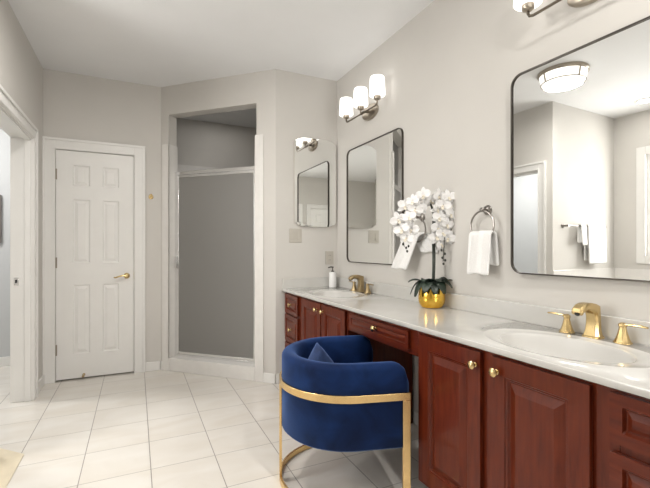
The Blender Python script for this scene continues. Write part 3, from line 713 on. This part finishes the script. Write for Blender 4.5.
pl = pillow(0, 0.168, 0.168, 0.07, pxf, 'throw_pillow', M['pillow'], '', (CH[0] - 0.11, CH[1] + 0.06, 0.44))
tag(pl, 'small blue throw pillow leaning inside the blue chair', 'pillow')

# ------------------------------------------------------------------ orchid
OX, OY = 1.600, 1.892
orc = thing('potted_orchid', (OX, OY, ZC), 'white two-spray orchid in a round gold pot on the counter', 'potted plant')
MB().lathe([(0.045, 0), (0.060, 0.004), (0.075, 0.025), (0.079, 0.052), (0.077, 0.085), (0.070, 0.115), (0.064, 0.135), (0.060, 0.135), (0.061, 0.118), (0.02, 0.115)], (OX, OY, ZC), 36).build('pot', M['pot'], orc)
fw = Vector((math.sin(YAW), math.cos(YAW), 0)); rt_ = Vector((math.cos(YAW), -math.sin(YAW), 0))
# sprays are laid out on the plant's own axes: along = towards the window side, up, fore
A_ = rt_; Bk = fw
def op(a, z, f=0.0): return Vector((OX, OY, ZC)) + A_ * a + Vector((0, 0, z)) - Bk * f
k_ = 2.395 / 400
def gp(u, v, f=0.0): return op((u - 433.0) * k_, 0.36 - (v - 248) * k_, f)
def curve(pts, n=6):
    P = [Vector(p) for p in pts]; out = []
    for i in range(len(P) - 1):
        a, b, c, d = P[max(i - 1, 0)], P[i], P[i + 1], P[min(i + 2, len(P) - 1)]
        for k in range(n):
            t = k / n
            out.append(0.5 * ((2 * b) + (c - a) * t + (2 * a - 5 * b + 4 * c - d) * t * t + (3 * b - a - 3 * c + d) * t ** 3))
    return out + [P[-1]]
sp1 = curve([op(0.006, 0.115), gp(434.6, 262), gp(435.5, 235, -.03), gp(436, 213, -.035), gp(430, 200, -.02), gp(422, 197), gp(413, 201, .01), gp(405, 213, .015), gp(403, 230, .02), gp(405, 248, .02)])
sp2 = curve([op(0.012, 0.115), gp(435.8, 262), gp(437, 238, -.03), gp(438, 212, -.035), gp(441, 199), gp(447, 203, .01), gp(448, 218, .015), gp(445, 240, .02), gp(443.5, 262, .02)])
n1 = len(sp1)
for sp in (sp1, sp2):
    MB().tube(sp, [0.0062 if i < n1 * 0.35 else 0.0062 - 0.0046 * (i / n1 - 0.35) / 0.65 for i in range(len(sp))], 8).build('stem', M['stem'], orc)
def petal(L_, W_, cup, xf, n=7):
    rows = []
    for i in range(n + 1):
        s_ = i / n; w = W_ / 2 * (math.sin(PI * min(1, s_ * 0.94 + 0.06)) ** 0.62)
        row = []
        for k in range(5):
            u = k / 2 - 1
            row.append((u * w, L_ * s_, cup * (s_ ** 2) * L_ + 0.10 * W_ * u * u))
        rows.append(row)
    return rows
def blossom(c, d, size, spin, seed):
    """c centre, d facing"""
    d = d.normalized(); up = Vector((0, 0, 1)); r = d.cross(up).normalized(); up = r.cross(d)
    rr = Matrix.Rotation(spin, 3, d); r = rr @ r; up = rr @ up
    mb = MB(); rnd = random.Random(seed)
    for ang, L_, W_, cup, lift in ((90, 1.0, .62, -.12, 0), (215, .98, .58, -.15, 0), (325, .98, .58, -.15, 0), (12, 1.02, 1.02, .06, .05), (168, 1.02, 1.02, .06, .05)):
        a = math.radians(ang + rnd.uniform(-7, 7)); L_ *= size * 0.5; W_ *= size * 0.5; cup += rnd.uniform(-.1, .1)
        e = r * math.cos(a) + up * math.sin(a); s_ = d.cross(e)
        rows = petal(L_, W_, cup, None)
        mb.loops([[c + s_ * p[0] + e * (p[1] + 0.03 * size) + d * (p[2] + lift * size) for p in row] for row in rows], False, False, closed=False)
    o = mb.build('blossom', M['petal'], orc, angle=180)
    md = o.modifiers.new('solid', 'SOLIDIFY'); md.thickness = 0.0012
    l = MB().ball((0, 0, 0), (0.09 * size, 0.09 * size, 0.10 * size), 8, 6, xf=lambda x, y, z: c + r * x + up * (y - 0.05 * size) + d * (z + 0.09 * size))
    l.loops([[(u * w * size, v * size, 0.10 * size + t * size) for u in (-1, 0, 1)] for v, w, t in ((-.08, .06, 0.03), (-.16, .11, .10), (-.24, .05, .10))], False, False, closed=False, xf=lambda x, y, z: c + r * x + up * y + d * z)
    l.build('lip', M['lip'], o, angle=180)
BL = [(424, 197, .03), (432, 201, -.01), (413, 203, .035), (420, 210, .01), (405.5, 208, .02), (398.5, 221, .03), (409, 219, .045), (402.5, 231, .035), (412, 231, .03), (407, 239, .035), (415, 211, .03),
      (438.5, 198, .02), (448, 199, .03), (452, 206.5, .01), (442, 207, .04), (437, 211, .03), (449.5, 216, .035), (439.5, 219, .03), (446, 226, .04), (452, 228, .0), (438, 229, .02), (437, 238, .02), (442, 234, .03), (448.5, 239, .02), (441, 245, .01)]
for i, (u, v, f) in enumerate(BL):
    rnd = random.Random(100 + i)
    d = -fw + rt_ * rnd.uniform(-.55, .45) + (rt_ * (-0.35 if u < 430 else 0.25)) + Vector((0, 0, rnd.uniform(-.25, .25)))
    blossom(gp(u, v, f), d, rnd.uniform(0.086, 0.102), rnd.uniform(-.4, .4), i)
for u, v, f in ((403.5, 245, .03), (406.5, 248.5, .03), (409, 247, .025), (407.5, 252, .03), (441.5, 251, .03), (445, 254.5, .025), (442.5, 258.5, .025), (445.5, 261, .02), (443.5, 264.5, .025)):
    p = gp(u, v, f); MB().ball(tuple(p), (0.0065, 0.0065, 0.0085), 8, 6).build('bud', M['bud'], orc)
def leaf(az, L_, W_, rise, droop):
    e = Vector((math.cos(az), math.sin(az), 0)); s_ = Vector((-e.y, e.x, 0)); base_ = Vector((OX, OY, ZC + 0.132)) + e * 0.01
    rows = []
    for i in range(11):
        t = i / 10; w = W_ / 2 * (math.sin(PI * (t * 0.87 + 0.09)) ** 0.6)
        z = rise * math.sin(t * PI * 0.55) - droop * max(0, t - 0.35) ** 1.7
        rows.append([base_ + e * (L_ * t * (1 - 0.15 * t)) + s_ * (u * w) + Vector((0, 0, z + 0.25 * w * abs(u))) for u in (-1, -.5, 0, .5, 1)])
    o = MB().loops(rows, False, False, closed=False).build('leaf', M['leaf'], orc, angle=180)
    md = o.modifiers.new('solid', 'SOLIDIFY'); md.thickness = 0.002
az0 = math.atan2(rt_.y, rt_.x)
for da, L_, W_, rise, droop in ((0.05, .155, .066, .040, .050), (0.5, .12, .06, .04, .06), (-0.5, .13, .072, .034, .095), (-1.1, .115, .074, .03, .15), (-1.62, .105, .07, .028, .15), (-2.2, .115, .074, .03, .14), (-2.8, .125, .066, .032, .20), (3.15, .155, .062, .042, .05), (2.7, .14, .055, .035, .20), (1.6, .07, .055, .03, .05), (-1.3, .08, .062, .05, .05), (-2.5, .085, .06, .05, .05), (-0.2, .10, .06, .055, .05)):
    leaf(az0 + da, L_, W_, rise, droop)

# picture on the wall of the adjoining room, just in view at the left edge
pc = thing('picture_frame', (-1.6, 5.0, 1.22), 'grey framed picture on the wall through the left doorway', 'picture')
mb = MB(); x0, x1, z0, z1, q = -1.95, -1.215, 1.23, 1.71, 0.03
mb.box(x0, x1, 4.975, 4.9995, z0, z0 + q).box(x0, x1, 4.975, 4.9995, z1 - q, z1).box(x0, x0 + q, 4.975, 4.9995, z0 + q, z1 - q).box(x1 - q, x1, 4.975, 4.9995, z0 + q, z1 - q).build('frame', M['dark_nickel'], pc, bevel=0.002)
MB().box(x0 + q, x1 - q, 4.985, 4.9995, z0 + q, z1 - q).build('canvas', M['hall'], pc)
